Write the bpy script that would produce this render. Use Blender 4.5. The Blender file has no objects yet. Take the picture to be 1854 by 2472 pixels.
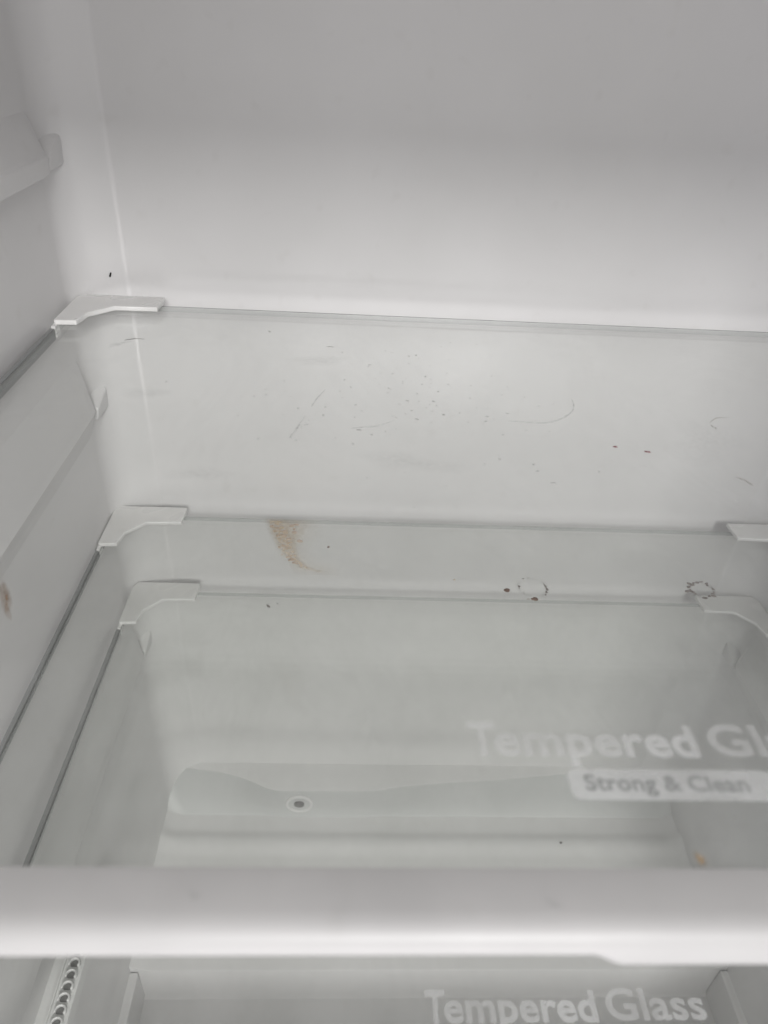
import bpy, bmesh, math, random
from mathutils import Matrix, Vector
random.seed(7)
S = bpy.context.scene
COL = S.collection

# ------------------------------------------------------------------ camera
cam_d = bpy.data.cameras.new('camera'); cam = bpy.data.objects.new('camera', cam_d); COL.objects.link(cam)
right = Vector((0.9983, -0.0251, 0.0532)); down = Vector((0.0291, -0.5737, -0.8186)); fwd = Vector((0.0511, 0.8187, -0.5719))
fwd.normalize(); right = (right - right.dot(fwd) * fwd).normalized(); down = fwd.cross(right)
m = Matrix((right, -down, -fwd)).transposed().to_4x4(); m.translation = Vector((0.1517, -0.3973, 0.1391))
cam.matrix_world = m
cam_d.sensor_fit = 'VERTICAL'; cam_d.sensor_height = 24.0; cam_d.lens = 1730.4 / 2472 * 24.0
cam_d.clip_start = 0.01; cam_d.clip_end = 50
cam_d.dof.use_dof = True; cam_d.dof.focus_distance = 0.41; cam_d.dof.aperture_fstop = 8.0
S.camera = cam

# ------------------------------------------------------------------ light
w = bpy.data.worlds.new('World'); S.world = w; w.use_nodes = True
bg = w.node_tree.nodes['Background']; bg.inputs['Color'].default_value = (1.0, 0.984, 0.984, 1); bg.inputs['Strength'].default_value = 0.80

def area(name, loc, target, sx, sy, power, col):
    l = bpy.data.lights.new(name, 'AREA'); l.shape = 'RECTANGLE'; l.size = sx; l.size_y = sy; l.energy = power; l.color = col
    o = bpy.data.objects.new(name, l); COL.objects.link(o); o.location = loc
    o.rotation_euler = (Vector(target) - Vector(loc)).to_track_quat('-Z', 'Y').to_euler(); return o
area('room_ceiling_lamp', (0.62, -2.90, 1.42), (0.2, 0.0, -0.1), 0.75, 0.60, 72, (1.0, 0.99, 0.982))
area('room_window_light', (0.32, -1.80, -0.72), (0.22, 0.0, -0.15), 0.40, 0.85, 6.5, (1.0, 0.975, 0.985))
area('side_fill_light', (-1.55, -2.0, 0.15), (0.35, 0.0, -0.1), 0.8, 1.0, 9, (0.80, 0.82, 1.0))  # cool fill lamp added to tint the right-hand side

S.view_settings.view_transform = 'Standard'; S.view_settings.look = 'None'
S.view_settings.exposure = 0.0; S.view_settings.gamma = 1.0
S.render.engine = 'CYCLES'
S.cycles.transparent_max_bounces = 24; S.cycles.max_bounces = 6; S.cycles.diffuse_bounces = 4; S.cycles.glossy_bounces = 3
S.cycles.use_light_tree = False; S.cycles.caustics_reflective = False; S.cycles.caustics_refractive = False
S.cycles.use_adaptive_sampling = True; S.cycles.adaptive_threshold = 0.02
S.cycles.use_denoising = True
S.cycles.sample_clamp_indirect = 6.0

# ------------------------------------------------------------------ materials
def nt(name):
    mt = bpy.data.materials.new(name); mt.use_nodes = True; t = mt.node_tree
    for n in list(t.nodes): t.nodes.remove(n)
    return mt, t, t.nodes, t.links
def ramp(N, a, b, ca, cb):
    r = N.new('ShaderNodeValToRGB'); r.color_ramp.elements[0].position = a; r.color_ramp.elements[1].position = b
    r.color_ramp.elements[0].color = (*ca, 1); r.color_ramp.elements[1].color = (*cb, 1); return r

def plastic(name, col, col2, rough, bump=0.02, scale=9.0, spec=0.5):
    """moulded white plastic: faint uneven soiling, fine orange-peel relief"""
    mt, t, N, L = nt(name)
    o = N.new('ShaderNodeOutputMaterial'); b = N.new('ShaderNodeBsdfPrincipled'); L.new(b.outputs[0], o.inputs[0])
    tc = N.new('ShaderNodeTexCoord')
    n1 = N.new('ShaderNodeTexNoise'); n1.inputs['Scale'].default_value = scale; n1.inputs['Detail'].default_value = 3; n1.inputs['Roughness'].default_value = 0.62
    L.new(tc.outputs['Object'], n1.inputs['Vector'])
    r = ramp(N, 0.38, 0.72, col, col2); L.new(n1.outputs['Fac'], r.inputs[0])
    # small scuffs
    n2 = N.new('ShaderNodeTexNoise'); n2.inputs['Scale'].default_value = 95; n2.inputs['Detail'].default_value = 1
    L.new(tc.outputs['Object'], n2.inputs['Vector'])
    r2 = ramp(N, 0.66, 0.80, (1, 1, 1), (0.94, 0.935, 0.925)); L.new(n2.outputs['Fac'], r2.inputs[0])
    mx = N.new('ShaderNodeMix'); mx.data_type = 'RGBA'; mx.blend_type = 'MULTIPLY'; mx.inputs[0].default_value = 0.55
    L.new(r.outputs[0], mx.inputs[6]); L.new(r2.outputs[0], mx.inputs[7]); L.new(mx.outputs[2], b.inputs['Base Color'])
    rr = N.new('ShaderNodeMapRange'); rr.inputs[3].default_value = rough - 0.06; rr.inputs[4].default_value = rough + 0.10
    L.new(n1.outputs['Fac'], rr.inputs[0]); L.new(rr.outputs[0], b.inputs['Roughness'])
    b.inputs['Specular IOR Level'].default_value = spec
    n4 = N.new('ShaderNodeTexNoise'); n4.inputs['Scale'].default_value = 14; n4.inputs['Detail'].default_value = 1
    L.new(tc.outputs['Object'], n4.inputs['Vector'])
    bp2 = N.new('ShaderNodeBump'); bp2.inputs['Strength'].default_value = 0.17; bp2.inputs['Distance'].default_value = 0.006
    L.new(n4.outputs['Fac'], bp2.inputs['Height']); L.new(bp2.outputs[0], b.inputs['Normal'])
    return mt
M_liner = plastic('liner_plastic', (0.685, 0.678, 0.676), (0.65, 0.644, 0.64), 0.29)
M_trim = plastic('shelf_trim_plastic', (0.76, 0.755, 0.745), (0.71, 0.705, 0.69), 0.25, scale=22)
M_front = plastic('front_trim_plastic', (0.455, 0.448, 0.443), (0.41, 0.404, 0.40), 0.42, scale=22)  # trim colour lowered to stand for shade over the front edge
M_strip = plastic('grey_side_strip', (0.26, 0.263, 0.263), (0.23, 0.233, 0.233), 0.4)
M_riser_shade = plastic('riser_shade_grey', (0.50, 0.505, 0.50), (0.47, 0.475, 0.47), 0.4)  # darker grey that paints shade onto the riser below the ledge
M_rack = plastic('rail_plastic', (0.72, 0.72, 0.71), (0.68, 0.68, 0.67), 0.32)

def simple(name, col, rough=0.6, spec=0.3):
    mt, t, N, L = nt(name); o = N.new('ShaderNodeOutputMaterial'); b = N.new('ShaderNodeBsdfPrincipled'); L.new(b.outputs[0], o.inputs[0])
    tc = N.new('ShaderNodeTexCoord'); n = N.new('ShaderNodeTexNoise'); n.inputs['Scale'].default_value = 1500
    L.new(tc.outputs['Object'], n.inputs['Vector'])
    r = ramp(N, 0.3, 0.7, tuple(c * 0.65 for c in col), tuple(min(1, c * 1.35) for c in col)); L.new(n.outputs['Fac'], r.inputs[0])
    L.new(r.outputs[0], b.inputs['Base Color']); b.inputs['Roughness'].default_value = rough; b.inputs['Specular IOR Level'].default_value = spec
    return mt
M_dark = simple('dark_speck', (0.06, 0.05, 0.045)); M_brown = simple('brown_residue', (0.16, 0.10, 0.075)); M_red = simple('dark_red_crumb', (0.16, 0.02, 0.03))
M_black = simple('black_crumb', (0.015, 0.015, 0.015)); M_hole = simple('hole_inside', (0.12, 0.12, 0.115)); M_greyspk = simple('grey_speck', (0.23, 0.21, 0.195))

def film(name, col, alpha, attr=None, noise=None, rough=0.4, low=0.15):
    """thin see-through layer: ink, smear or dried spill; opacity from noise and/or a density attribute"""
    mt, t, N, L = nt(name); o = N.new('ShaderNodeOutputMaterial'); mx = N.new('ShaderNodeMixShader'); tr = N.new('ShaderNodeBsdfTransparent')
    b = N.new('ShaderNodeBsdfPrincipled'); b.inputs['Base Color'].default_value = (*col, 1); b.inputs['Roughness'].default_value = rough
    L.new(tr.outputs[0], mx.inputs[1]); L.new(b.outputs[0], mx.inputs[2]); L.new(mx.outputs[0], o.inputs[0])
    val = N.new('ShaderNodeValue'); val.outputs[0].default_value = alpha; cur = val.outputs[0]
    if attr:
        a = N.new('ShaderNodeAttribute'); a.attribute_name = attr; q = N.new('ShaderNodeMath'); q.operation = 'MULTIPLY'
        L.new(cur, q.inputs[0]); L.new(a.outputs['Fac'], q.inputs[1]); cur = q.outputs[0]
    if noise:
        tc = N.new('ShaderNodeTexCoord'); n = N.new('ShaderNodeTexNoise'); n.inputs['Scale'].default_value = noise; n.inputs['Detail'].default_value = 5
        L.new(tc.outputs['Object'], n.inputs['Vector']); mr = N.new('ShaderNodeMapRange'); mr.inputs[1].default_value = 0.3; mr.inputs[2].default_value = 0.66
        mr.inputs[3].default_value = low; L.new(n.outputs['Fac'], mr.inputs[0])
        q = N.new('ShaderNodeMath'); q.operation = 'MULTIPLY'; L.new(cur, q.inputs[0]); L.new(mr.outputs[0], q.inputs[1]); cur = q.outputs[0]
    L.new(cur, mx.inputs[0]); return mt
M_ink = film('frosted_ink', (0.72, 0.725, 0.72), 0.46, noise=40, rough=0.6)
M_ink_dark = film('knocked_out_lettering', (0.33, 0.34, 0.335), 0.36, rough=0.6)
M_spill = film('dried_spill_film', (0.54, 0.40, 0.235), 0.80, attr='film_load', noise=260, rough=0.22, low=0.45)
M_smear = film('grey_smear', (0.25, 0.25, 0.25), 0.42, attr='film_load', noise=420)
M_ringfilm = film('residue_film', (0.20, 0.17, 0.15), 0.55, attr='film_load', noise=420)
M_brownsmear = film('brown_smear', (0.40, 0.22, 0.10), 0.95, attr='film_load', noise=200)
M_bubble = film('dried_bubble', (0.52, 0.39, 0.28), 0.60, rough=0.08)
M_scratch = film('scratch', (0.30, 0.30, 0.30), 0.24, noise=500)
M_dust = simple('dust', (0.40, 0.395, 0.39))
M_orange = film('orange_crumb', (0.42, 0.24, 0.07), 0.8, attr='film_load')

def glass_mat(name, soiled):
    mt, t, N, L = nt(name); o = N.new('ShaderNodeOutputMaterial')
    lw = N.new('ShaderNodeLayerWeight'); lw.inputs['Blend'].default_value = 0.5
    pw = N.new('ShaderNodeMath'); pw.operation = 'POWER'; pw.inputs[1].default_value = 5.0; L.new(lw.outputs['Facing'], pw.inputs[0])
    ma = N.new('ShaderNodeMath'); ma.operation = 'MULTIPLY_ADD'; ma.inputs[1].default_value = 0.96; ma.inputs[2].default_value = 0.042; L.new(pw.outputs[0], ma.inputs[0])
    tr = N.new('ShaderNodeBsdfTransparent'); tr.inputs['Color'].default_value = (0.991, 0.9955, 0.989, 1)
    gl = N.new('ShaderNodeBsdfGlossy'); gl.inputs['Roughness'].default_value = 0.035
    if not soiled:
        mx = N.new('ShaderNodeMixShader'); L.new(ma.outputs[0], mx.inputs[0]); L.new(tr.outputs[0], mx.inputs[1]); L.new(gl.outputs[0], mx.inputs[2])
        L.new(mx.outputs[0], o.inputs[0]); return mt
    df = N.new('ShaderNodeBsdfDiffuse'); df.inputs['Color'].default_value = (0.78, 0.78, 0.77, 1)
    tc = N.new('ShaderNodeTexCoord'); n = N.new('ShaderNodeTexNoise'); n.inputs['Scale'].default_value = 16; n.inputs['Detail'].default_value = 4; n.inputs['Roughness'].default_value = 0.7; n.inputs['Distortion'].default_value = 0.6
    mp = N.new('ShaderNodeMapping'); mp.inputs['Scale'].default_value = (1.0, 0.55, 1.0); L.new(tc.outputs['Object'], mp.inputs[0]); L.new(mp.outputs[0], n.inputs['Vector'])
    mr = N.new('ShaderNodeMapRange'); mr.inputs[1].default_value = 0.46; mr.inputs[2].default_value = 0.72; mr.inputs[3].default_value = 0.008; mr.inputs[4].default_value = 0.09; L.new(n.outputs['Fac'], mr.inputs[0])
    mh = N.new('ShaderNodeMixShader'); L.new(mr.outputs[0], mh.inputs[0]); L.new(tr.outputs[0], mh.inputs[1]); L.new(df.outputs[0], mh.inputs[2])
    mx = N.new('ShaderNodeMixShader'); L.new(ma.outputs[0], mx.inputs[0]); L.new(mh.outputs[0], mx.inputs[1]); L.new(gl.outputs[0], mx.inputs[2])
    L.new(mx.outputs[0], o.inputs[0]); return mt
M_glass = glass_mat('shelf_glass_handled_face', True); M_glass_under = glass_mat('shelf_glass_lower_face', False)
M_edge = film('glass_edge', (0.30, 0.33, 0.315), 0.40, rough=0.15); M_arris = film('ground_glass_arris', (0.10, 0.11, 0.105), 0.80)

# ------------------------------------------------------------------ helpers
def link(name, me, mat, parent=None, smooth=False):
    o = bpy.data.objects.new(name, me); COL.objects.link(o)
    if mat: me.materials.append(mat)
    if parent: o.parent = parent
    if smooth:
        for p in me.polygons: p.use_smooth = True
    return o
def mesh(name, V, F):
    me = bpy.data.meshes.new(name); me.from_pydata(V, [], F); me.update()
    bm = bmesh.new(); bm.from_mesh(me); bmesh.ops.recalc_face_normals(bm, faces=bm.faces); bm.to_mesh(me); bm.free(); return me
def empty(name, loc):
    o = bpy.data.objects.new(name, None); COL.objects.link(o); o.location = loc; return o
def tag(o, label, cat, group=None):
    o['label'] = label; o['category'] = cat
    if group: o['group'] = group
    return o
def struct(o): o['kind'] = 'structure'; return o
def bevel(o, wd, seg=3, ang=35):
    b = o.modifiers.new('bevel', 'BEVEL'); b.width = wd; b.segments = seg; b.limit_method = 'ANGLE'; b.angle_limit = math.radians(ang)
    for p in o.data.polygons: p.use_smooth = True
    wn = o.modifiers.new('wn', 'WEIGHTED_NORMAL'); wn.keep_sharp = False
def prism(name, poly, z0, z1):
    n = len(poly); V = [(x, y, z0) for x, y in poly] + [(x, y, z1) for x, y in poly]
    F = [tuple(range(n))[::-1], tuple(range(n, 2 * n))] + [(i, (i + 1) % n, n + (i + 1) % n, n + i) for i in range(n)]
    return mesh(name, V, F)
def sweep_x(name, prof, xs):
    """profile of (y,z) points carried along x and closed"""
    n = len(prof); V = [(x, y, z) for x in xs for y, z in prof]; F = []
    for k in range(len(xs) - 1):
        for i in range(n): j = (i + 1) % n; F.append((k * n + i, k * n + j, (k + 1) * n + j, (k + 1) * n + i))
    F += [tuple(range(n)), tuple(range((len(xs) - 1) * n, len(xs) * n))[::-1]]
    return mesh(name, V, F)

# ------------------------------------------------------------------ setting: the moulded inner liner
XL, XR, YB, RAD = -0.0025, 0.4625, 0.012, 0.030
YF, ZT, ZF, ZLOW = -0.43, 0.244, -0.468, -0.507
def liner():
    prof = []                                             # (x, y, nx, ny) going left front -> back -> right front
    half = []                                             # left half: wall, broad bend, flat facet, tight bend into the rear wall
    R1, R2, th = 0.020, 0.0085, math.radians(25)
    xe = 0.0262; xs_ = xe - R2 * math.sin(th); ys_ = YB - R2 * (1 - math.cos(th))
    xa = XL + R1 * (1 - math.sin(th)); ya = ys_ - (xs_ - xa) * math.tan(th); y0 = ya - R1 * math.cos(th)
    for i in range(12): half.append((XL, YF + (y0 - YF) * i / 12))
    for i in range(13):
        h = math.pi / 2 + (th - math.pi / 2) * i / 12; half.append((XL + R1 * (1 - math.sin(h)), y0 + R1 * math.cos(h)))
    for i in range(1, 6): half.append((xa + (xs_ - xa) * i / 6, ya + (ys_ - ya) * i / 6))
    for i in range(9):
        h = th * (1 - i / 8); half.append((xe - R2 * math.sin(h), YB - R2 * (1 - math.cos(h))))
    xr = XL + XR - xe
    prof = [(x, y, 0, 0) for x, y in half] + [(xe + (xr - xe) * i / 60, YB, 0, 0) for i in range(1, 60)] + [(XL + XR - x, y, 0, 0) for x, y in half[::-1]]
    zs = [ZLOW - 0.004, ZF, -0.43, -0.36, -0.29, -0.2, -0.1, -0.03, -0.005] + [0.000 + 0.0012 * k for k in range(22)] + [0.035, 0.06, 0.10, 0.15, 0.19, ZT]
    V = []; F = []; n = len(prof)
    for z in zs:
        for (x, y, _, _) in prof:
            d = 0.0
            if y > YB - 0.003:                            # shallow groove shaped in for the shadow line above the upper shelf, fading rightwards
                s = max(0.0, min(1.0, (0.33 - x) / 0.16)) * max(0.0, min(1.0, (x - 0.03) / 0.03))
                d = 0.0005 * s * math.exp(-((z - 0.0105) / 0.0034) ** 2)
                d += 0.0001 / (1 + math.exp(-(z - 0.0135) / 0.0016)) * max(0, min(1, (0.43 - x) / .01)) * min(1, max(0, (x - .03) / .02))
            V.append((x, y + d, z))
    for k in range(len(zs) - 1):
        for i in range(n - 1): F.append((k * n + i, k * n + i + 1, (k + 1) * n + i + 1, (k + 1) * n + i))
    me = bpy.data.meshes.new('inner_liner'); me.from_pydata(V, [], F); me.update()
    o = link('inner_liner_wall', me, M_liner, smooth=True); so = o.modifiers.new('thick', 'SOLIDIFY'); so.thickness = 0.004; so.offset = -1.0
    struct(o); return o
wall = liner()

shade_board = prism('front_shade_board', [(XL - 0.004, YF - 0.012), (XR + 0.004, YF - 0.012), (XR + 0.004, YF), (XL - 0.004, YF)], ZLOW - 0.006, -0.300)  # unseen board added to keep lamp light off the sunken front floor
struct(link('front_shade_board', shade_board, M_liner))
ce = prism('ceiling', [(XL - 0.004, YF), (XR + 0.004, YF), (XR + 0.004, YB + 0.006), (XL - 0.004, YB + 0.006)], ZT - 0.002, ZT + 0.02)
struct(link('ceiling', ce, M_liner))

# floor of the compartment: bulging ledge against the rear wall, riser, raised floor with a low ridge, step down in front
LEDGE = [(-0.006, 0.0085), (0.0013, 0.0076), (0.0463, 0.0013), (0.066, -0.004), (0.078, -0.0094), (0.0885, -0.0155), (0.098, -0.0168), (0.1817, -0.0162), (0.193, -0.0145), (0.2041, -0.0114),
         (0.2534, -0.0066), (0.2957, -0.0035), (0.3569, 0.0033), (0.4555, 0.0090), (0.467, 0.0095)]
def yl(x):
    for (a, ya), (b, yb) in zip(LEDGE, LEDGE[1:]):
        if a <= x <= b:
            t = (x - a) / (b - a); return ya + (yb - ya) * t
    return LEDGE[-1][1]
def floor():
    xs = [-0.005 + 0.472 * i / 140 for i in range(141)]; V = []; F = []
    ys = [sum(yl(min(0.467, max(-0.006, x + d * 0.004))) for d in (-2, -1, 0, 1, 2)) / 5 for x in xs]
    for x, y0 in zip(xs, ys):
        cor = max(0.0, 1 - min(x - XL, XR - x) / 0.016) ** 2 * 0.007        # floor turns up softly at both sides
        rb = min(y0 - 0.001, -0.0162)
        pr = [(YB + 0.004, -0.432), (y0 + 0.002, -0.432), (y0 + 0.0006, -0.4325), (y0, -0.434), ((y0 + rb) / 2, -0.451), (rb, -0.4665 + cor), (rb - 0.0012, ZF + cor), (-0.031, ZF + cor), (-0.0355, ZF + 0.0006 + cor),
              (-0.039, ZF + 0.0022 + cor), (-0.044, ZF + 0.0026 + cor), (-0.049, ZF + 0.002 + cor), (-0.0535, ZF + 0.0005 + cor), (-0.058, ZF + cor), (-0.10, ZF + cor), (-0.1455, ZF + cor), (-0.1466, ZF - 0.0004 + cor), (-0.1472, ZF - 0.0016),
              (-0.1485, ZLOW + 0.003), (-0.1512, ZLOW), (-0.2, ZLOW), (-0.3, ZLOW), (YF, ZLOW)]
        V += [(x, y, z) for y, z in pr]
    n = len(pr)
    for k in range(len(xs) - 1):
        for i in range(n - 1): F.append((k * n + i, (k + 1) * n + i, (k + 1) * n + i + 1, k * n + i + 1))
    me = bpy.data.meshes.new('floor'); me.from_pydata(V, [], F); me.update()
    o = link('compartment_floor', me, M_liner, smooth=True); struct(o)
    me.set_sharp_from_angle(angle=math.radians(40)); me.materials.append(M_riser_shade)
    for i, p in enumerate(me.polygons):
        if i % (n - 1) in (2, 3, 4, 5): p.material_index = 1  # riser faces take the painted shade
    return o
fl = floor()
for s in (0, 1):                                           # kerbs along both sides of the sunken front
    x0, x1 = ((XL - 0.002, 0.0037) if s == 0 else (0.4565, XR + 0.002))
    o = link('side_kerb', prism('side_kerb', [(x0, YF), (x1, YF), (x1, -0.1478), (x0, -0.1478)], ZLOW - 0.002, ZF + 0.0005), M_liner, fl); bevel(o, 0.0012)
# drain hole in the riser: raised collar and dark bore
def ring(name, R0, R1, h, seg=40):
    V = []; F = []
    for i in range(seg):
        a = 2 * math.pi * i / seg; c, s = math.cos(a), math.sin(a)
        V += [(R0 * c, 0, R0 * s), (R0 * c, -h, R0 * s), ((R0 + R1) / 2 * c, -h * 1.15, (R0 + R1) / 2 * s), (R1 * c, -h * 0.9, R1 * s), (R1 * c, 0, R1 * s)]
    for i in range(seg):
        j = (i + 1) % seg
        for k in range(4): F.append((i * 5 + k, i * 5 + k + 1, j * 5 + k + 1, j * 5 + k))
    return mesh(name, V, F)
hc = Vector((0.1161, -0.0170, -0.4500))
o = link('drain_collar', ring('drain_collar', 0.0098, 0.0122, 0.0012), M_liner, fl, True); o.location = hc
bore = []
V = [(0, 0.0, 0)] + [(0.0046 * math.cos(2 * math.pi * i / 28), -0.0006, 0.0040 * math.sin(2 * math.pi * i / 28)) for i in range(28)] + [(0.0046 * math.cos(2 * math.pi * i / 28), 0.004, 0.0040 * math.sin(2 * math.pi * i / 28)) for i in range(28)]
F = [(0, 1 + i, 1 + (i + 1) % 28) for i in range(28)] + [(1 + i, 29 + i, 29 + (i + 1) % 28, 1 + (i + 1) % 28) for i in range(28)]
o = link('drain_bore', mesh('drain_bore', V, F), M_hole, fl); o.location = hc + Vector((0, -0.0008, 0))

# support ribs moulded into both side walls
def rib_mesh(side, y0, y1, flat=False):
    s = 1 if side == 0 else -1; x0 = XL if side == 0 else XR
    prof = [(-0.002, 0.0350), (0.0, 0.0320), (0.0056, 0.0020), (0.0062, -0.0003), (0.0064, -0.0009), (0.0022, -0.0110), (0.0, -0.0180), (-0.002, -0.0190)]
    if flat: prof = [(-0.002, 0.0200), (0.0, 0.0180), (0.0062, 0.0012), (0.0072, 0.0), (0.0074, -0.0010), (0.0064, -0.0085), (0.0052, -0.0092), (-0.002, -0.0094)]
    ys = [y0, y1 - 0.010, y1 - 0.004, y1]; sc = [1, 1, 0.92, 0.55]
    V = []; F = []; n = len(prof)
    for y, k in zip(ys, sc): V += [(x0 + s * (p * k if p > 0 else p), y, z * (0.6 + 0.4 * k)) for p, z in prof]
    for a in range(len(ys) - 1):
        for i in range(n): j = (i + 1) % n; F.append((a * n + i, a * n + j, (a + 1) * n + j, (a + 1) * n + i))
    F += [tuple(range(n)), tuple(range((len(ys) - 1) * n, len(ys) * n))]
    return mesh('support_rib', V, F)
ZS = (0.0, -0.1421, -0.2085)
for side in (0, 1):
    me = rib_mesh(side, YF, -0.0125); me.materials.append(M_liner)
    mf = rib_mesh(side, YF, -0.0125, True); mf.materials.append(M_liner)
    for zt in (0.0745, -0.0605, -0.2625):
        r = bpy.data.objects.new('support_rib', mf if zt > 0 else me); COL.objects.link(r); r.parent = wall; r.location = (0, 0, zt)
    # wedge-shaped stops where the empty ribs end near the rear corner
    s = 1 if side == 0 else -1; x0 = XL if side == 0 else XR
    wv = [(x0 - s * .003, -0.0135, 0.0040), (x0 + s * 0.0066, -0.0135, -0.0010), (x0 + s * 0.0052, -0.0135, -0.0080), (x0 - s * .003, -0.0135, -0.0080),
          (x0 - s * .003, 0.0020, 0.0150), (x0 + s * 0.0078, 0.0020, 0.0060), (x0 + s * 0.0072, 0.0020, -0.0070), (x0 - s * .003, 0.0020, -0.0070)]
    wm = mesh('rib_stop', wv, [(0, 1, 2, 3), (4, 5, 6, 7), (0, 1, 5, 4), (1, 2, 6, 5), (2, 3, 7, 6), (3, 0, 4, 7)]); wm.materials.append(M_liner)
    for zt in (0.0745, -0.0605, -0.2625):
        r = bpy.data.objects.new('rib_stop', wm); COL.objects.link(r); r.parent = wall; r.location = (0, 0, zt); bevel(r, 0.0010, 2)

# toothed drawer rail low on the left wall
rail = empty('toothed_drawer_rail', (XL, -0.24, -0.300)); tag(rail, 'white toothed plastic rail low on the left wall, seen under the front trim', 'rail')
o = link('rail_body', prism('rail_body', [(-0.001, -0.12), (0.0165, -0.12), (0.0165, 0.062), (0.0140, 0.066), (-0.001, 0.066)], -0.0100, 0.0), M_rack, rail); bevel(o, 0.0006)
o = link('rail_flange', prism('rail_flange', [(0.0055, -0.12), (0.0066, -0.12), (0.0066, 0.060), (0.0055, 0.060)], -0.002, 0.0022), M_rack, rail); bevel(o, 0.0003)
def tooth_mesh():
    """a raised hoop open towards the front, with a dark pocket inside"""
    V = []; F = []; seg = 14
    for i in range(seg + 1):
        a = math.radians(-35) + math.radians(235) * i / seg; c, s = math.cos(a), math.sin(a)
        for rx, ry, z in ((0.0021, 0.0019, 0.0), (0.0022, 0.0020, 0.0019), (0.0026, 0.0024, 0.0024), (0.0031, 0.0029, 0.0020), (0.0034, 0.0032, 0.0)):
            V.append((rx * c, ry * s, z))
    for i in range(seg):
        for k in range(5): j = (k + 1) % 5; F.append((i * 5 + k, i * 5 + j, (i + 1) * 5 + j, (i + 1) * 5 + k))
    F += [tuple(range(5)), tuple(seg * 5 + k for k in range(5))]
    return mesh('rack_tooth', V, F)
def pocket_mesh():
    n = 14; V = [(0.0022 * math.cos(2 * math.pi * i / n), max(-0.0014, 0.0020 * math.sin(2 * math.pi * i / n)), 0.0003) for i in range(n)]
    V += [(x, y, -0.001) for x, y, z in V]
    return mesh('tooth_pocket', V, [tuple(range(n)), tuple(range(n, 2 * n))[::-1]] + [(i, (i + 1) % n, n + (i + 1) % n, n + i) for i in range(n)])
tm = tooth_mesh(); tm.materials.append(M_rack); pm = pocket_mesh(); pm.materials.append(M_hole)
for p in tm.polygons: p.use_smooth = True
for k in range(28):
    t_ = bpy.data.objects.new('rack_tooth', tm); COL.objects.link(t_); t_.parent = rail; t_.location = (0.0115, 0.056 - 0.0057 * k, 0.0)
    q = bpy.data.objects.new('tooth_pocket', pm); COL.objects.link(q); q.parent = t_

# ------------------------------------------------------------------ glass shelves
BR = [(0.0030, 0.0), (0.0468, 0.0), (0.0468, -0.0061), (0.0462, -0.0168), (0.0240, -0.0176), (0.0133, -0.0290), (0.0124, -0.0350), (0.0112, -0.0408), (0.0004, -0.0416), (0.0, -0.040), (0.0, -0.005)]
def text_mesh(body, size, width=None, bold=0.0, italic=0.0):
    c = bpy.data.curves.new('lettering', 'FONT'); c.body = body; c.size = size; c.offset = bold; c.extrude = 0.00004; c.shear = italic; c.resolution_u = 4; c.space_character = 1.03 if bold else 1.0
    o = bpy.data.objects.new('tmp', c); COL.objects.link(o); bpy.context.view_layer.update()
    me = bpy.data.meshes.new_from_object(o.evaluated_get(bpy.context.evaluated_depsgraph_get())); bpy.data.objects.remove(o)
    xs = [v.co.x for v in me.vertices]; x0, x1 = min(xs), max(xs)
    k = (width / (x1 - x0)) if width else 1.0
    for v in me.vertices: v.co.x = (v.co.x - x0) * k
    me.materials.clear(); return me
T_t = text_mesh('T', 0.0126, 0.0064, 0.00042); T_temp = text_mesh('empered', 0.0122, 0.0488, 0.00033); T_glass = text_mesh('Glass', 0.0124, 0.0320, 0.00026); T_strong = text_mesh('Strong & Clean', 0.0056, 0.0375, 0.00012)
def round_rect(x0, y0, x1, y1, r, seg=6):
    P = []
    for cx, cy, a0 in ((x1 - r, y1 - r, 0), (x0 + r, y1 - r, 90), (x0 + r, y0 + r, 180), (x1 - r, y0 + r, 270)):
        for i in range(seg + 1): a = math.radians(a0 + 90 * i / seg); P.append((cx + r * math.cos(a), cy + r * math.sin(a)))
    return P
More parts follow.
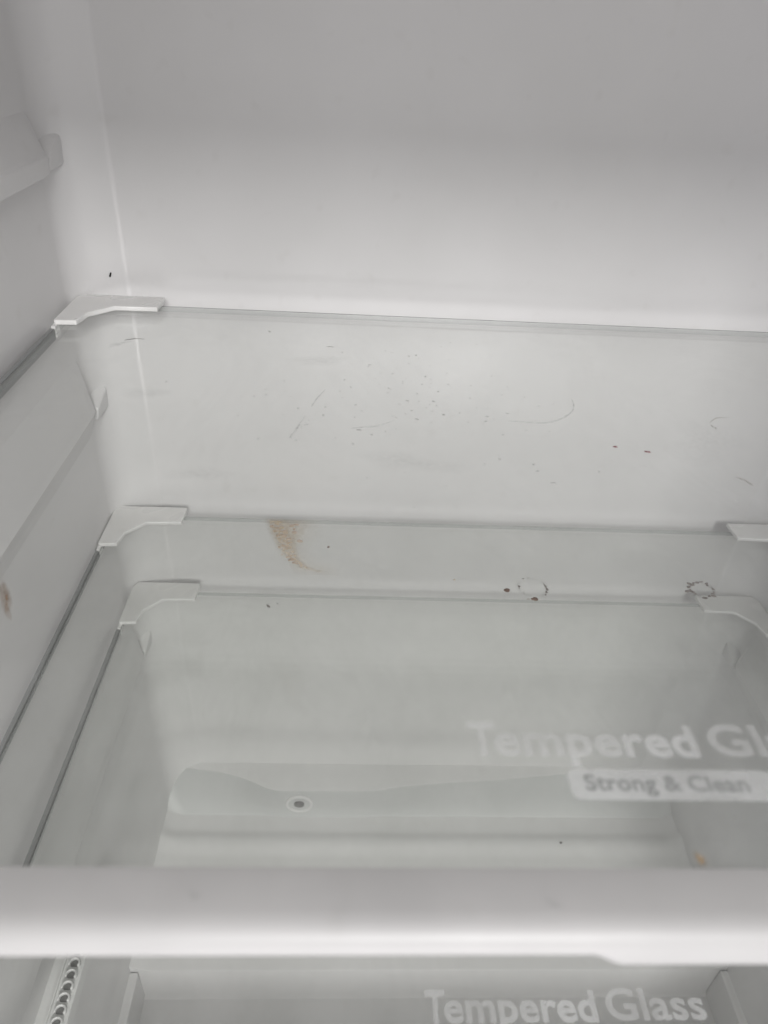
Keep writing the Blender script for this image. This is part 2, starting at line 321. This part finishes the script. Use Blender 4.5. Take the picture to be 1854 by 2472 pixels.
def make_shelf(name, z, xl, xr, label, strip=0.0058, px=0.0, py=0.0, ps=1.0):
    sh = empty(name, (xl, 0, z)); tag(sh, label, 'shelf', 'glass shelves in the compartment'); W = xr - xl
    gp = [(0.0017, -0.0061), (W - 0.0017, -0.0061), (W - 0.0017, -0.3310), (0.0017, -0.3310)]
    def inset(d): return [(gp[0][0] + d, gp[0][1] - d), (gp[1][0] - d, gp[1][1] - d), (gp[2][0] - d, gp[2][1] + d), (gp[3][0] + d, gp[3][1] + d)]
    rows = [(0.0005, -0.0032), (0.0, -0.0027), (0.0, -0.0006), (0.0007, 0.0)]
    V = [(x, y, zz) for d, zz in rows for x, y in inset(d)]; F = [(3, 2, 1, 0), (12, 13, 14, 15)]
    for k in range(3): F += [(k * 4 + i, k * 4 + (i + 1) % 4, k * 4 + 4 + (i + 1) % 4, k * 4 + 4 + i) for i in range(4)]
    me = mesh('glass_plate', V, F)
    g = link('glass_plate', me, M_glass, sh); me.materials.append(M_glass_under); me.materials.append(M_edge); me.materials.append(M_arris)
    for p in me.polygons: p.material_index = 0 if p.normal.z > 0.9 else 1 if p.normal.z < -0.9 else 3 if p.normal.z > 0.2 else 2
    # corner brackets clamped over the rear corners of the glass
    for mir in (False, True):
        P = [((W - x) if mir else x, y) for x, y in BR]
        if mir: P = P[::-1]
        V = []; F = []; n = len(P)
        b = link('corner_bracket', prism('corner_bracket', P, 0.0001, 0.0027), M_trim, sh); bevel(b, 0.0006, 3, 50)
        foot = [(0.0, -0.0400), (0.0022, -0.0405), (0.0020, -0.0450), (0.0, -0.0450)]
        Q = [((W - x) if mir else x, y) for x, y in foot]
        link('bracket_foot', prism('bracket_foot', Q[::-1] if mir else Q, -0.0050, 0.0008), M_trim, b)
    # thin side strips that carry the glass between bracket and front trim
    for x0, x1 in ((-0.0008, 0.0014), (W - 0.0014, W + 0.0008)):
        link('side_strip', prism('side_strip', [(x0, -0.329), (x1, -0.329), (x1, -0.0455), (x0, -0.0455)], -strip, -0.0003), M_strip, sh)
    # front trim: flat top, rounded nose, deeper lip towards the right
    prof = [(-0.3216, 0.0001), (-0.3220, 0.0012), (-0.3240, 0.0014), (-0.3300, 0.0013), (-0.3318, 0.0011), (-0.3332, 0.0005), (-0.3346, -0.0005), (-0.3355, -0.0018), (-0.3359, -0.0032), (-0.3356, -0.0044), (-0.3340, -0.0050), (-0.3216, -0.0050)]
    xs = [0.0, 0.05, 0.1, 0.15, 0.19, 0.2000, 0.2015, 0.2030, 0.2045, 0.2060, 0.23, 0.3, 0.38, W]
    n = len(prof); V = []; F = []
    for x in xs:
        t = max(0, min(1, (x - 0.2000) / 0.0060)); t = t * t * (3 - 2 * t)
        for y, zz in prof:
            k = max(0, min(1, (-zz - 0.0012) / 0.0025))
            V.append((x, y - 0.0006 * t * k, zz - 0.0026 * t * k))
    for a in range(len(xs) - 1):
        for i in range(n): j = (i + 1) % n; F.append((a * n + i, a * n + j, (a + 1) * n + j, (a + 1) * n + i))
    F += [tuple(range(n)), tuple(range((len(xs) - 1) * n, len(xs) * n))]
    f = link('front_trim', mesh('front_trim', V, F), M_front, sh, True); f.data.set_sharp_from_angle(angle=math.radians(50))
    # frosted print on the glass
    for nm, me, x, y, zz, mat in (('printed_letter', T_t, 0.1818, -0.2945, 0.00012, M_ink), ('printed_word', T_temp, 0.1876, -0.2945, 0.00012, M_ink), ('printed_word', T_glass, 0.2396, -0.2941, 0.00012, M_ink),
                                  ('printed_lettering', T_strong, 0.2065, -0.3038, 0.00030, M_ink_dark)):
        mm = me.copy(); l = link(nm, mm, mat, g); l.location = (0.1818 + px + (x - 0.1818) * ps - xl, -0.2945 + py + (y + 0.2945) * ps, zz); l.scale = (ps, ps, 1)
    bd = link('printed_badge', prism('printed_badge', round_rect(0.1818 + px + 0.0212 * ps - xl, -0.2945 + py - 0.0115 * ps, 0.1818 + px + 0.0687 * ps - xl, -0.2945 + py - 0.0037 * ps, 0.0020), 0.00008, 0.00014), M_ink, g)
    return sh
shelfA = make_shelf('glass_shelf', ZS[0], 0.0005, 0.4605, 'topmost glass shelf with bright white front trim across the bottom of the picture')
shelfB = make_shelf('glass_shelf', ZS[1], -0.0018, 0.4620, 'middle glass shelf with the crescent of dried tan spill at its rear edge', 0.0044, 0.0018, -0.0030, 1.10)
shelfC = make_shelf('glass_shelf', ZS[2], 0.0006, 0.4600, 'lowest glass shelf, close under the middle one, with plain clean corner brackets', 0.0032)

# ------------------------------------------------------------------ soiling: crumbs, specks, smears, dried spill
def flake(V, F, x, y, z, r, asp=1.0, ang=0.0, h=0.35, n=9, rnd=random):
    b = len(V); c, s = math.cos(ang), math.sin(ang)
    pts = []
    for i in range(n):
        a = 2 * math.pi * i / n; q = r * rnd.uniform(0.72, 1.2); px, py = q * math.cos(a) * asp, q * math.sin(a); pts.append((px * c - py * s, px * s + py * c))
    V += [(x + px, y + py, z) for px, py in pts]; V += [(x + px * 0.55, y + py * 0.55, z + r * h * rnd.uniform(0.7, 1.2)) for px, py in pts]; V.append((x, y, z + r * h))
    for i in range(n):
        j = (i + 1) % n; F.append((b + i, b + j, b + n + j, b + n + i)); F.append((b + n + i, b + n + j, b + 2 * n))
    F.append(tuple(b + i for i in range(n))[::-1])
def flake_obj(name, items, z, mat, label, cat, group=None):
    """one crumb or one speck as its own object"""
    V = []; F = []
    cx = sum(i[0] for i in items) / len(items); cy = sum(i[1] for i in items) / len(items)
    for it in items: flake(V, F, it[0] - cx, it[1] - cy, 0, it[2], *(it[3:] if len(it) > 3 else ()))
    o = link(name, mesh(name, V, F), mat); o.location = (cx, cy, z); tag(o, label, cat, group); return o
def ribbon(name, pts, wd, z, mat, label, cat, group=None, taper=True):
    """a hair or scratch lying on a surface: a narrow raised strip along a smooth curve"""
    P = [Vector((x, y, 0)) for x, y in pts]; S_ = []
    for i in range(len(P) - 1):
        p0 = P[max(0, i - 1)]; p1 = P[i]; p2 = P[i + 1]; p3 = P[min(len(P) - 1, i + 2)]
        for k in range(8):
            t = k / 8; S_.append(0.5 * ((2 * p1) + (p2 - p0) * t + (2 * p0 - 5 * p1 + 4 * p2 - p3) * t * t + (3 * p1 - p0 - 3 * p2 + p3) * t ** 3))
    S_.append(P[-1]); c = sum(S_, Vector()) / len(S_); V = []; F = []
    for i, p in enumerate(S_):
        d = (S_[min(i + 1, len(S_) - 1)] - S_[max(i - 1, 0)]).normalized(); nn = Vector((-d.y, d.x, 0)); t = i / (len(S_) - 1)
        ww = wd * (0.25 + 0.75 * math.sin(math.pi * min(1, max(0, t))) if taper else 1) * random.uniform(0.8, 1.15); q = p - c
        V += [tuple(q - nn * ww), tuple(q + Vector((0, 0, ww * 0.8))), tuple(q + nn * ww)]
    for i in range(len(S_) - 1):
        a = i * 3; F += [(a, a + 1, a + 4, a + 3), (a + 1, a + 2, a + 5, a + 4), (a + 2, a, a + 3, a + 5)]
    o = link(name, mesh(name, V, F), mat); o.location = (c.x, c.y, z); tag(o, label, cat, group); return o
def in_poly(x, y, P):
    r = False; n = len(P)
    for i in range(n):
        (x0, y0), (x1, y1) = P[i], P[(i + 1) % n]
        if (y0 > y) != (y1 > y) and x < (x1 - x0) * (y - y0) / (y1 - y0) + x0: r = not r
    return r
def edge_dist(x, y, P):
    d = 1e9; n = len(P)
    for i in range(n):
        a, b = P[i], P[(i + 1) % n]; dx, dy = b[0] - a[0], b[1] - a[1]; t = max(0, min(1, ((x - a[0]) * dx + (y - a[1]) * dy) / (dx * dx + dy * dy + 1e-12)))
        d = min(d, math.hypot(x - a[0] - t * dx, y - a[1] - t * dy))
    return d
def film_mesh(name, P, dens, step, h=0.00012, pad=0.002):
    """thin dome-like film over a polygon with a density attribute that thins out at the rim"""
    x0, x1 = min(p[0] for p in P) - pad, max(p[0] for p in P) + pad * (4 if pad > 0 else 1); y0, y1 = min(p[1] for p in P) - pad, max(p[1] for p in P) + pad
    nx, ny = int((x1 - x0) / step) + 1, int((y1 - y0) / step) + 1; idx = {}; V = []; D = []; F = []
    for j in range(ny + 1):
        for i in range(nx + 1):
            x, y = x0 + i * step, y0 + j * step; d = dens(x, y)
            idx[i, j] = len(V); V.append((x, y, h * d)); D.append(d)
    for j in range(ny):
        for i in range(nx):
            q = (idx[i, j], idx[i + 1, j], idx[i + 1, j + 1], idx[i, j + 1])
            if max(D[k] for k in q) > 0.003: F.append(q)
    me = bpy.data.meshes.new(name); me.from_pydata(V, [], F); at = me.attributes.new('film_load', 'FLOAT', 'POINT')
    for k, d in enumerate(D): at.data[k].value = d
    bm = bmesh.new(); bm.from_mesh(me); bmesh.ops.delete(bm, geom=[v for v in bm.verts if not v.link_faces], context='VERTS'); bm.to_mesh(me); bm.free(); return me

zB = ZS[1] + 0.00006; zA = 0.00006; zC = ZS[2] + 0.00006
# the dried spill
CRES = [(0.099, -0.0070), (0.1019, -0.0146), (0.104, -0.0218), (0.1076, -0.0299), (0.1101, -0.0378), (0.1137, -0.0432), (0.1169, -0.0486), (0.1199, -0.0528), (0.1242, -0.0568), (0.1294, -0.0592), (0.1344, -0.0601), (0.1365, -0.0613), (0.1428, -0.0598),
        (0.1394, -0.0586), (0.1353, -0.0577), (0.1308, -0.0544), (0.1263, -0.0482), (0.1231, -0.0406), (0.1225, -0.0315), (0.1272, -0.0225), (0.1285, -0.0146), (0.1292, -0.0068)]
CRES = [(x - 0.002, y) for x, y in CRES]
RIM = CRES[:13]
def rim_d(x, y):
    d = 1e9
    for a, b in zip(RIM, RIM[1:]):
        dx, dy = b[0] - a[0], b[1] - a[1]; t = max(0, min(1, ((x - a[0]) * dx + (y - a[1]) * dy) / (dx * dx + dy * dy))); d = min(d, math.hypot(x - a[0] - t * dx, y - a[1] - t * dy))
    return d
def cdens(x, y):
    if y > -0.0068: return 0.0
    ins = in_poly(x, y, CRES); e = edge_dist(x, y, CRES)
    if not ins:
        side = max(0.0, min(1.0, (x - 0.117) / 0.004))      # thin haze of the spill spreading to the right
        return max(0.0, 0.16 * (1 - e / (0.0016 + 0.0085 * side)))
    soft = min(1.0, e / 0.0022); rd = rim_d(x, y); low = max(0.0, min(1.0, (-y - 0.030) / 0.02))
    core = 0.58 + 0.45 * low * math.exp(-rd / 0.004) + 0.30 * math.exp(-((rd - 0.006) / 0.005) ** 2) * (1 - low)
    return (0.16 + (core - 0.16) * soft) * (0.55 + 0.45 * math.exp(-max(0, rd - 0.010) / 0.008))
sp = empty('dried_spill', (0, 0, zB)); tag(sp, 'tan crescent-shaped dried spill with small bubbles at the rear edge of the middle shelf', 'stain')
link('spill_film', film_mesh('spill_film', CRES, cdens, 0.0006), M_spill, sp, True)
BUB = [(0.1044, -0.0151), (0.1082, -0.0168), (0.107, -0.0198), (0.1093, -0.0251), (0.1132, -0.0249), (0.1131, -0.0202), (0.1176, -0.0139), (0.1204, -0.0125), (0.1193, -0.0174), (0.1196, -0.0211), (0.1166, -0.0283), (0.1166, -0.0324), (0.1238, -0.0303), (0.1114, -0.0371),
       (0.1137, -0.0353), (0.1159, -0.037), (0.1164, -0.0386), (0.1142, -0.041), (0.1138, -0.0449), (0.1174, -0.0469), (0.1194, -0.0457), (0.1199, -0.0479), (0.1203, -0.0495), (0.1187, -0.0501), (0.1222, -0.0521), (0.1236, -0.0529), (0.1212, -0.0527)]
for k, (x, y) in enumerate(BUB):
    r = random.uniform(0.0010, 0.0019) if y > -0.035 else random.uniform(0.0005, 0.0010); V = []; F = []; n = 12
    asp = random.uniform(0.8, 1.9); tilt = random.uniform(-0.4, 0.4)
    for rr, hh in ((1.0, 0.0), (0.94, 0.30), (0.76, 0.52), (0.42, 0.66)):
        V += [(r * rr * math.cos(2 * math.pi * i / n) * asp, r * rr * math.sin(2 * math.pi * i / n), r * hh * 0.55) for i in range(n)]
    V.append((0, 0, r * 0.70 * 0.55))
    for q in range(3): F += [(q * n + i, q * n + (i + 1) % n, (q + 1) * n + (i + 1) % n, (q + 1) * n + i) for i in range(n)]
    F += [(3 * n + i, 3 * n + (i + 1) % n, 4 * n) for i in range(n)]
    o = link('bubble', mesh('bubble', V, F), M_bubble, sp, True); o.location = (x - 0.002, y, 0.00010); o.rotation_euler = (0, 0, tilt)
flake_obj('crumb', [(0.1404, -0.0355, 0.00105)], zB, M_brown, 'small round brown crumb just right of the tan crescent spill', 'crumb')
flake_obj('crumb', [(0.2180, -0.0647, 0.0007, 1.2)], zB, simple('tan_crumb', (0.45, 0.36, 0.25)), 'faint tan crumb between the crescent spill and the broken dark ring', 'crumb')
# two broken rings of dark residue
ring_a = flake_obj('residue_ring', [(0.2729, -0.0669, 0.0005, 1.5, 1.9), (0.2733, -0.0690, 0.0008, 1.5, 1.8), (0.2736, -0.0715, 0.0009, 1.6, 1.6), (0.2730, -0.0740, 0.0008, 1.5, 1.4), (0.2718, -0.0762, 0.0006, 1.6, 1.2),
                           (0.2571, -0.0693, 0.0008, 1.2, 0.3), (0.2568, -0.0709, 0.0005), (0.2609, -0.0621, 0.0004, 2.2, 0.3), (0.2640, -0.0613, 0.0003, 2.6, 0.0)], zB, M_greyspk, 'broken thin ring of grey-brown residue beside two dark crumbs', 'stain', 'residue rings on the middle shelf')
flake_obj('crumb', [(0.2490, -0.0730, 0.0017, 1.15, 0.4)], zB, M_brown, 'dark brown crumb left of the broken residue ring', 'crumb')
flake_obj('crumb', [(0.2642, -0.0805, 0.0016, 1.35, 0.1), (0.2606, -0.0807, 0.0004, 3.0)], zB, M_brown, 'dark brown crumb at the foot of the broken residue ring', 'crumb')
R2 = [(0.3651, -0.063), (0.3635, -0.066), (0.3636, -0.0688), (0.364, -0.0702), (0.3651, -0.0723), (0.3681, -0.0622), (0.3707, -0.0617), (0.3735, -0.0609), (0.3762, -0.0626), (0.3761, -0.064), (0.3786, -0.0676), (0.3777, -0.0704), (0.3763, -0.0719), (0.3735, -0.0741), (0.371, -0.0756), (0.3699, -0.076), (0.3764, -0.074), (0.3664, -0.064), (0.3610, -0.0701)]
ring_b = flake_obj('residue_ring', [(x, y, random.uniform(0.0007, 0.0014), random.uniform(1.0, 1.9), random.uniform(-0.6, 0.9)) for x, y in R2], zB, M_greyspk, 'dark speckled residue ring next to the right rear bracket of the lowest shelf', 'stain', 'residue rings on the middle shelf')
for ro, cx, cy, rx, ry, k in ((ring_a, 0.2650, -0.0700, 0.0088, 0.0080, 0.45), (ring_b, 0.3708, -0.0686, 0.0076, 0.0072, 0.75)):
    def rd(x, y, rx=rx, ry=ry, k=k):
        a = math.atan2(y / ry, x / rx); q = math.hypot(x / rx, y / ry)
        return k * math.exp(-((q - 1) / 0.16) ** 2) * (0.45 + 0.35 * math.sin(2 * a + 1.1) + 0.25 * math.sin(5 * a))
    R_ = 0.0125
    f_ = link('ring_film', film_mesh('ring_film', [(-R_, -R_), (R_, -R_), (R_, R_), (-R_, R_)], lambda x, y: max(0.0, rd(x, y)), 0.0006, h=0.00004, pad=0), M_ringfilm, ro, True)
    f_.location = (cx - ro.location.x, cy - ro.location.y, 0.00002)
# crumbs and hairs on the upper shelf
flake_obj('crumb', [(0.2589, -0.1475, 0.0007, 1.3, -0.4)], zA, M_red, 'tiny dark red crumb, left one of the red pair', 'crumb')
flake_obj('crumb', [(0.2707, -0.1507, 0.0006, 1.4, -0.1), (0.2718, -0.1509, 0.0006, 1.3, -0.1)], zA, M_red, 'oblong dark red crumb, right one of the red pair', 'crumb')
ribbon('hair', [(0.2997, -0.1681), (0.3026, -0.1702), (0.3040, -0.1739)], 0.00028, zA, M_greyspk, 'short curved grey hair above the right rear bracket of the middle shelf', 'hair')
ribbon('hair', [(0.0399, -0.0577), (0.0417, -0.0564), (0.0452, -0.055), (0.0491, -0.0551)], 0.00022, zA, M_dark, 'fine dark hair beside the left rear bracket of the topmost shelf', 'hair')
ribbon('hair', [(0.1387, -0.0553), (0.1406, -0.0551), (0.1427, -0.0556)], 0.00016, zA, M_dark, 'straight short dark hair near the rear middle of the topmost shelf', 'hair')
ribbon('hair', [(0.3079, -0.1233), (0.3128, -0.1186), (0.319, -0.1175)], 0.00013, zA, M_greyspk, 'thin arched hair over two tiny dashes at far right', 'hair')
for k, (a, b) in enumerate([((0.3075, -0.1255), (0.3077, -0.1278)), ((0.3084, -0.1272), (0.3086, -0.1289))]):
    ribbon('fibre', [a, ((a[0] + b[0]) / 2 + 0.0002, (a[1] + b[1]) / 2), b], 0.00022, zA, M_greyspk, ('left' if k == 0 else 'right') + ' of two tiny dark dashes under the thin arched hair', 'fibre')
ribbon('scratch', [(0.1403, -0.1044), (0.1372, -0.1135), (0.1351, -0.122)], 0.00035, zA, M_scratch, 'faint slanting scratch, upper of two in one line, on the topmost shelf', 'scratch')
ribbon('scratch', [(0.133, -0.1301), (0.1306, -0.141), (0.1281, -0.1497)], 0.00045, zA, M_scratch, 'faint slanting scratch, lower of two in one line, on the topmost shelf', 'scratch')
ribbon('scratch', [(0.1523, -0.1397), (0.1573, -0.1385), (0.1623, -0.1371), (0.1697, -0.132)], 0.00035, zA, M_scratch, 'faint level scratch right of the slanting pair', 'scratch')
ribbon('scratch', [(0.2185, -0.1281), (0.2229, -0.1288), (0.2348, -0.1288), (0.2434, -0.1233), (0.2487, -0.1169), (0.251, -0.1105), (0.2514, -0.1051)], 0.0004, zA, M_scratch, 'long hooked faint scratch above the red crumbs', 'scratch')
# dust: too many to tell apart
V = []; F = []
D1 = [(0.1087, -0.0383), (0.1684, -0.0576), (0.1835, -0.0616), (0.1799, -0.0631), (0.1629, -0.0909), (0.1644, -0.0968), (0.1876, -0.0985), (0.1323, -0.1401), (0.134, -0.138), (0.1555, -0.1409), (0.1604, -0.1446), (0.0701, -0.1026), (0.1588, -0.1768), (0.1765, -0.1127), (0.1796, -0.1297), (0.1865, -0.0862), (0.1306, -0.151), (0.1288, -0.149),
      (0.2274, -0.1764), (0.2098, -0.1249), (0.2086, -0.1298), (0.2224, -0.1635), (0.2229, -0.1684), (0.2467, -0.1675), (0.188, -0.1125), (0.293, -0.1845), (0.1710, -0.0847), (0.1411, -0.1218), (0.1778, -0.1221), (0.1912, -0.1249), (0.2192, -0.1214),
      (0.1486, -0.0936), (0.1258, -0.1127), (0.1142, -0.1067), (0.1101, -0.1137), (0.1469, -0.1056), (0.1604, -0.0757)]
for x, y in D1: flake(V, F, x, y, 0, random.uniform(0.00024, 0.0005), random.uniform(1.1, 2.6), random.uniform(-0.5, 0.5), 0.3, 7)
for k in range(110):
    x, y = random.gauss(0.172, 0.035), random.gauss(-0.105, 0.038)
    if 0.02 < x < 0.43 and -0.24 < y < -0.02: flake(V, F, x, y, 0, random.uniform(0.00014, 0.00034), random.uniform(1, 2.4), random.uniform(-0.7, 0.7), 0.3, 6)
for k in range(60): flake(V, F, random.uniform(0.01, 0.42), random.uniform(-0.27, -0.015), 0, random.uniform(0.00008, 0.00018), random.uniform(1, 2), random.uniform(0, 3), 0.3, 6)
o = link('dust_specks', mesh('dust_specks', V, F), M_dust); o.location = (0, 0, zA); o['kind'] = 'stuff'; tag(o, 'fine grey dust specks scattered over the topmost glass shelf', 'dust')
# smears
def smear(name, cx, cy, z, rx, ry, ang, mat, label, amp=1.0, bend=0.0, cat='smear'):
    ca, sa = math.cos(ang), math.sin(ang); rnd = random.Random(len(label)); ph = [rnd.uniform(0, 6.28) for _ in range(4)]
    R = max(rx, ry) * 1.35; P = [(-R, -R), (R, -R), (R, R), (-R, R)]
    def dn(x, y):
        u, v = x * ca + y * sa, -x * sa + y * ca; v -= bend * u * u; a = math.atan2(v / ry, u / rx)
        q = math.hypot(u / rx, v / ry) / (1 + 0.18 * math.sin(2 * a + ph[0]) + 0.12 * math.sin(3 * a + ph[1]) + 0.07 * math.sin(5 * a + ph[2]))
        return amp * max(0.0, 1 - q) ** 0.8 if q < 1 else 0.0
    o = link(name, film_mesh(name, P, dn, max(rx, ry) / 22, h=0.00005, pad=0), mat, smooth=True); o.location = (cx, cy, z); tag(o, label, cat); return o
smear('smear', 0.0385, -0.0625, zA + 0.0001, 0.0062, 0.0026, 0.95, M_smear, 'grey smudge under the fine dark hair beside the left rear bracket', 0.75, -25)
smear('smear', 0.1360, -0.0730, zA + 0.0001, 0.016, 0.0055, 0.25, M_smear, 'broad pale grey smudge on the topmost shelf below the short dark hair', 0.30)
smear('smear', 0.0980, -0.1780, zA + 0.0001, 0.012, 0.0055, 0.1, M_smear, 'pale grey smudge on the topmost shelf left of the dust field', 0.30)
smear('smear', 0.2261, -0.3195, zA + 0.0001, 0.0012, 0.0016, 0.0, M_orange, 'tiny orange-brown smear against the rear of the front trim', 0.9, cat='stain')
smear('smear', 0.1252, -0.3275, 0.0016, 0.0016, 0.0011, 0.3, M_smear, 'faint dark smudge on the left part of the white front trim', 0.45)
smear('smear', 0.1931, -0.3290, 0.0016, 0.0018, 0.0010, -0.6, M_smear, 'faint dark smudge on the front trim below the printed badge', 0.40)
smear('smear', 0.1750, -0.1650, zA + 0.0001, 0.020, 0.007, -0.1, M_smear, 'wide pale grey smudge on the topmost shelf below the dust field', 0.26)
smear('smear', 0.3000, -0.1400, zA + 0.0001, 0.022, 0.016, 0.5, M_smear, 'large very faint smudge on the right of the topmost shelf', 0.20)
smear('smear', 0.0640, -0.1150, zA + 0.0001, 0.010, 0.006, 0.4, M_smear, 'small pale smudge on the left of the topmost shelf', 0.28)
flake_obj('speck', [(0.0981, -0.0196, 0.0011, 2.0, -0.9)], zC, M_greyspk, 'oblong grey speck on the lowest shelf, left of a paler one', 'speck')
flake_obj('speck', [(0.1042, -0.0172, 0.0008)], zC, simple('pale_grey_speck', (0.42, 0.42, 0.41)), 'pale round speck on the lowest shelf, right of an oblong grey one', 'speck')
flake_obj('speck', [(0.3525, -0.0436, 0.0010, 1.4, 0.4)], ZF + 0.0026, M_dark, 'dark speck on the compartment floor behind the front trim', 'speck')
# on the walls: local z is the wall normal
def on_wall(o, loc, normal, spin=0.0):
    q = Vector(normal).to_track_quat('Z', 'Y'); o.rotation_mode = 'QUATERNION'
    from mathutils import Quaternion
    o.rotation_quaternion = q @ Quaternion((0, 0, 1), spin); o.location = loc
nw = Vector((math.sin(math.radians(25)), -math.cos(math.radians(25)), 0)); pw = Vector((0.0165, 0.0079, 0.0112))
o = flake_obj('crumb', [(0, 0, 0.0006, 2.2, 0.0)], 0, M_black, 'tiny black crumb stuck to the rear left corner above the topmost bracket', 'crumb'); on_wall(o, pw + nw * 0.00005, nw, 1.2)
o = flake_obj('crumb', [(0, 0, 0.0005, 2.8, 0.0)], 0, M_dark, 'tiny dark dash on the left wall below the lowest shelf', 'crumb'); on_wall(o, (XL + 0.00006, -0.0924, -0.2778), (1, 0, 0), 0.9)
o = smear('smear', 0, 0, 0, 0.013, 0.0042, 0.0, M_brownsmear, 'brown streak on the left wall at the picture edge under an empty rib', 0.9, cat='stain'); on_wall(o, (XL + 0.0003, -0.1490, -0.0890), (1, 0, 0), math.pi / 2)
